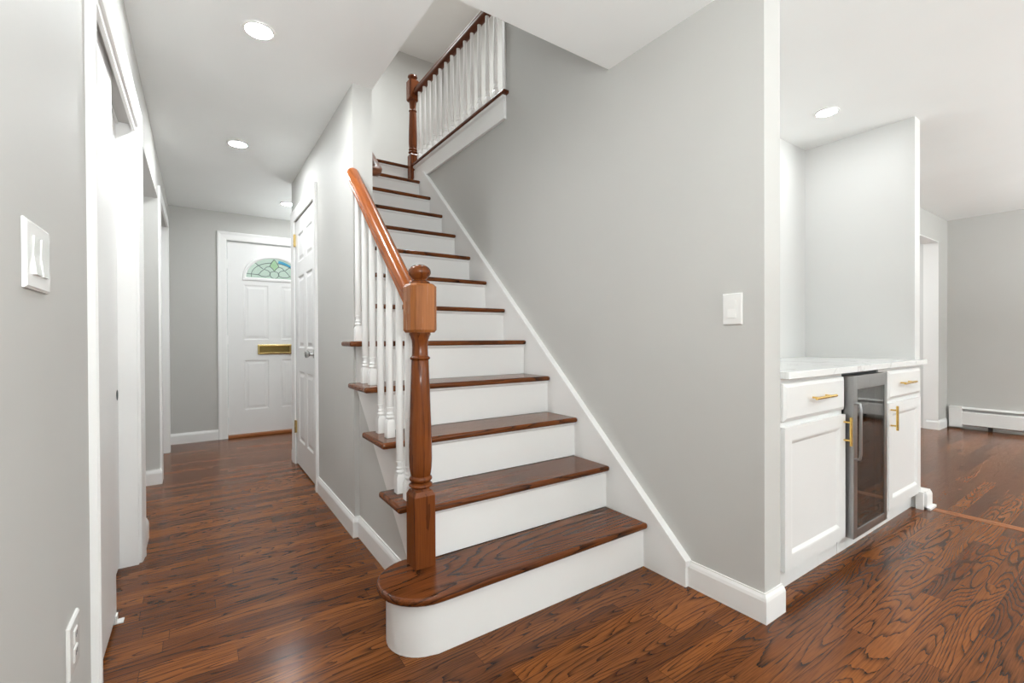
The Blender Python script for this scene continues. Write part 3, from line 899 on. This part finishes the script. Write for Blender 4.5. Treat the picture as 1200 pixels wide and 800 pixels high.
obj('glass_pane', MB().box(dx0 + 0.042, dx1 - 0.034, CY + 0.004, CY + 0.010, dz0 + 0.04, dz1 - 0.065), m_tinted, dfr)
hx = dx0 + 0.010
hb = MB().tube([(hx, CY, 0.742), (hx, CY - 0.020, 0.740), (hx, CY - 0.024, 0.715), (hx, CY - 0.024, 0.50), (hx, CY - 0.020, 0.475), (hx, CY, 0.473)], 0.0065, 10)
obj('handle', hb, m_steel, dfr, smooth=True)
obj('display_strip', MB().box(bx0 + .045, bx1 - .04, CF + 0.03, CF + 0.05, 0.765, 0.845), metal('grey_panel', (0.35, 0.35, 0.35, 1), 0.35), wc)
obj('indicator_light', MB().box(2.672, 2.680, CF + 0.027, CF + 0.0301, 0.782, 0.790), m_led, wc)
for i, z in enumerate((0.17, 0.275, 0.38, 0.485, 0.59, 0.695)):
    s = MB()
    s.box(bx0 + 0.022, bx1 - 0.022, CF + 0.03, CF + 0.042, z, z + (0.012 if i < 5 else 0.035))
    for q in range(5): s.box(bx0 + 0.06 + q * 0.078, bx0 + 0.066 + q * 0.078, CF + 0.042, YA - 0.06, z + 0.002, z + 0.008)
    obj('shelf', s, (m_steel if i == 5 else wood('cooler_shelf_wood', 'X', srgb(60, 34, 18), srgb(96, 60, 36), srgb(120, 80, 50), 0.5) if i == 0 else bpy.data.materials['cooler_shelf_wood']), wc)
obj('toe_kick', MB().box(2.573, bx1 + 0.007, CF + 0.0195, CF + 0.025, 0.0, 0.086), m_cab, wc)
# countertop
ct = MB().prism([(XWB + 0.007, CF + 0.004), (1.972, CF + 0.004), (1.972, 0.895), (3.752, 0.895), (3.752, YF - 0.002), (XF - 0.001, YF - 0.002), (XF - 0.001, YA - 0.001), (XWB + 0.007, YA - 0.001)], KZ1 + 0.001, KZ1 + 0.031)
tag(obj('countertop', ct, m_quartz, bevel=0.002, origin=(2.8, 1.2, KZ1)), 'white quartz countertop with faint grey veins across both alcove cabinets', 'countertop')
# little plinth block at the fin wall's foot
baseboard('baseboard_fin', [(XFB, YF + 0.2), (XFB, YF - 0.045), (3.690, YF - 0.045), (3.690, YF - 0.006)], False)
struct('trim_fin', MB().box(3.656, XFB, YF - 0.045, YF - 0.008, 0, 0.107).box(3.676, XFB + 0.03, YF - 0.075, YF - 0.04, 0, 0.014), m_white)

# ------------------------------------------------------------------ right room: heater, floor strip
ht = thing('baseboard_heater', 'long low white baseboard heater along the grey wall of the far room', 'heater', (XR, 0, 0))
hy0, hy1 = -2.0, YR - 0.03
prof = [(XR, 0.03), (XR - 0.018, 0.03), (XR - 0.018, 0.045), (XR - 0.010, 0.045), (XR - 0.010, 0.20), (XR, 0.20)]
obj('back_plate', MB().box(XR - 0.006, XR - 0.001, hy0, hy1 - 0.11, 0.02, 0.25), m_white, ht)
obj('front_cover', MB().prism([(XR - 0.068, 0.055), (XR - 0.064, 0.05), (XR - 0.058, 0.05), (XR - 0.058, 0.19), (XR - 0.054, 0.20), (XR - 0.06, 0.20), (XR - 0.068, 0.192)], hy0, hy1 - 0.11, 'Y'), m_white, ht)
obj('top_hood', MB().prism([(XR - 0.001, 0.25), (XR - 0.048, 0.238), (XR - 0.052, 0.230), (XR - 0.046, 0.228), (XR - 0.001, 0.239)], hy0, hy1 - 0.11, 'Y'), m_white, ht)
obj('end_cap', MB().box(XR - 0.071, XR - 0.001, hy1 - 0.11, hy1, 0.02, 0.254), m_white, ht, bevel=0.003)
fins = MB()
for i in range(140):
    y = hy1 - 0.13 - i * 0.02
    fins.box(XR - 0.053, XR - 0.010, y, y + 0.002, 0.07, 0.165)
fins.tube([(XR - 0.03, hy0 + .05, 0.115), (XR - 0.03, hy1 - 0.12, 0.115)], 0.012, 10)
obj('heating_element', fins, m_dark, ht)
for y in (-0.6, hy1 - 0.35): obj('foot', MB().box(XR - 0.055, XR - 0.008, y, y + 0.03, 0.0, 0.05), m_dark, ht)
struct('trim_floor_strip', MB().box(3.69, 3.76, YFRONT + 0.1, YF - 0.08, -0.001, 0.0012), wood('oak_border_strip', 'Y', srgb(100, 52, 22), srgb(140, 80, 40), srgb(172, 108, 60), 0.27, None, 4, 12, 0.8, 0.5, 0.3))

# ------------------------------------------------------------------ switches and outlet
def switch(name, label, cat, u, z, frame, loc, toggles, hw=0.036, hh=0.058):
    t = thing(name, label, cat, loc)
    def rounded(mb, a, b, c0, d, t0, t1, ins):
        rows = []
        for (i_, tt) in ((0, t0), (0, t0 + (t1 - t0) * 0.5), (ins, t1)):
            rows.append([mb.bm.verts.new(frame(p, q, tt)) for p, q in ((a+i_, c0+i_), (b-i_, c0+i_), (b-i_, d-i_), (a+i_, d-i_))])
        for r1, r2 in zip(rows, rows[1:]):
            for k in range(4): mb.bm.faces.new((r1[k], r1[(k+1) % 4], r2[(k+1) % 4], r2[k]))
        mb.bm.faces.new(rows[0][::-1]); mb.bm.faces.new(rows[-1])
        return mb
    pl = obj('cover_plate', rounded(MB(), u - hw, u + hw, z - hh, z + hh, 0.0005, 0.007, 0.004), m_plastic, t)
    return t, rounded
FSW = lambda p, q, t: (XW - t, p, q)
FLW = lambda p, q, t: (XL + t, p, q)
t, rd = switch('light_switch', 'white rocker light switch on the grey wall right of the stairs', 'light switch', 0.995, 1.172, FSW, (XW, 0.995, 1.172), 1, 0.040, 0.062)
mb = MB(); a, b, c0, d = 0.978, 1.012, 1.138, 1.206
vv = [mb.bm.verts.new(FSW(p, q, tt)) for p, q, tt in ((a, c0, 0.007), (b, c0, 0.007), (b, d, 0.007), (a, d, 0.007), (a, c0, 0.012), (b, c0, 0.012), (b, 1.172, 0.0085), (a, 1.172, 0.0085), (b, d, 0.0095), (a, d, 0.0095))]
for f in ((0, 1, 5, 4), (4, 5, 6, 7), (7, 6, 8, 9), (3, 2, 8, 9), (0, 4, 7, 9, 3), (1, 5, 6, 8, 2), (0, 1, 2, 3)): mb.bm.faces.new([vv[i] for i in f])
obj('rocker', mb, m_plastic, t)
t, rd = switch('light_switch', 'double white rocker light switch on the near left wall', 'light switch', 1.142, 1.206, FLW, (XL, 1.142, 1.206), 2, 0.073, 0.058)
for cy in (1.119, 1.165):
    mb = MB(); a, b, c0, d = cy - 0.0165, cy + 0.0165, 1.173, 1.239
    vv = [mb.bm.verts.new(FLW(p, q, tt)) for p, q, tt in ((a, c0, 0.007), (b, c0, 0.007), (b, d, 0.007), (a, d, 0.007), (a, c0, 0.012), (b, c0, 0.012), (b, 1.206, 0.0085), (a, 1.206, 0.0085), (b, d, 0.0095), (a, d, 0.0095))]
    for f in ((0, 1, 5, 4), (4, 5, 6, 7), (7, 6, 8, 9), (3, 2, 8, 9), (0, 4, 7, 9, 3), (1, 5, 6, 8, 2), (0, 1, 2, 3)): mb.bm.faces.new([vv[i] for i in f])
    obj('rocker', mb, m_plastic, t)
t, rd = switch('wall_outlet', 'white wall outlet low on the near left wall beside the closet trim', 'outlet', 1.39, 0.385, FLW, (XL, 1.39, 0.385), 1, 0.05, 0.058)
for dz in (-0.02, 0.02):
    r_ = obj('receptacle', rd(MB(), 1.374, 1.406, 0.385 + dz - 0.015, 0.385 + dz + 0.015, 0.007, 0.0095, 0.003), m_plastic, t)
    s = MB()
    for dy in (-0.006, 0.006): s.box(XL + 0.0094, XL + 0.0099, 1.39 + dy - 0.001, 1.39 + dy + 0.001, 0.385 + dz - 0.002, 0.385 + dz + 0.008)
    obj('slot', s, m_dark, r_)

# ------------------------------------------------------------------ recessed lights
def recessed(x, y, label, mat=None):
    t = thing('recessed_light', label, 'ceiling light', (x, y, ZC), 'round recessed ceiling lights')
    obj('trim_ring', MB().lathe((x, y, ZC), [(0.052, -0.0005), (0.068, -0.0005), (0.066, -0.005), (0.054, -0.006), (0.052, -0.003)], 32), m_white, t, smooth=True)
    obj('lens', MB().lathe((x, y, ZC), [(0.0, -0.0010), (0.0515, -0.0010), (0.0515, -0.0035), (0.0, -0.0045)], 32), mat or m_lens, t)
    return t
recessed(0.232, 2.304, 'largest and nearest round recessed light in the hall ceiling')
recessed(0.240, 3.72, 'middle round recessed light in the hall ceiling, between nearest and farthest', m_lens_mid)
recessed(0.752, 5.083, 'farthest recessed light, by the top corner of the closet door', m_lens_far)
recessed(3.157, 1.219, 'round recessed light in the ceiling above the cabinet alcove', m_lens_dim)
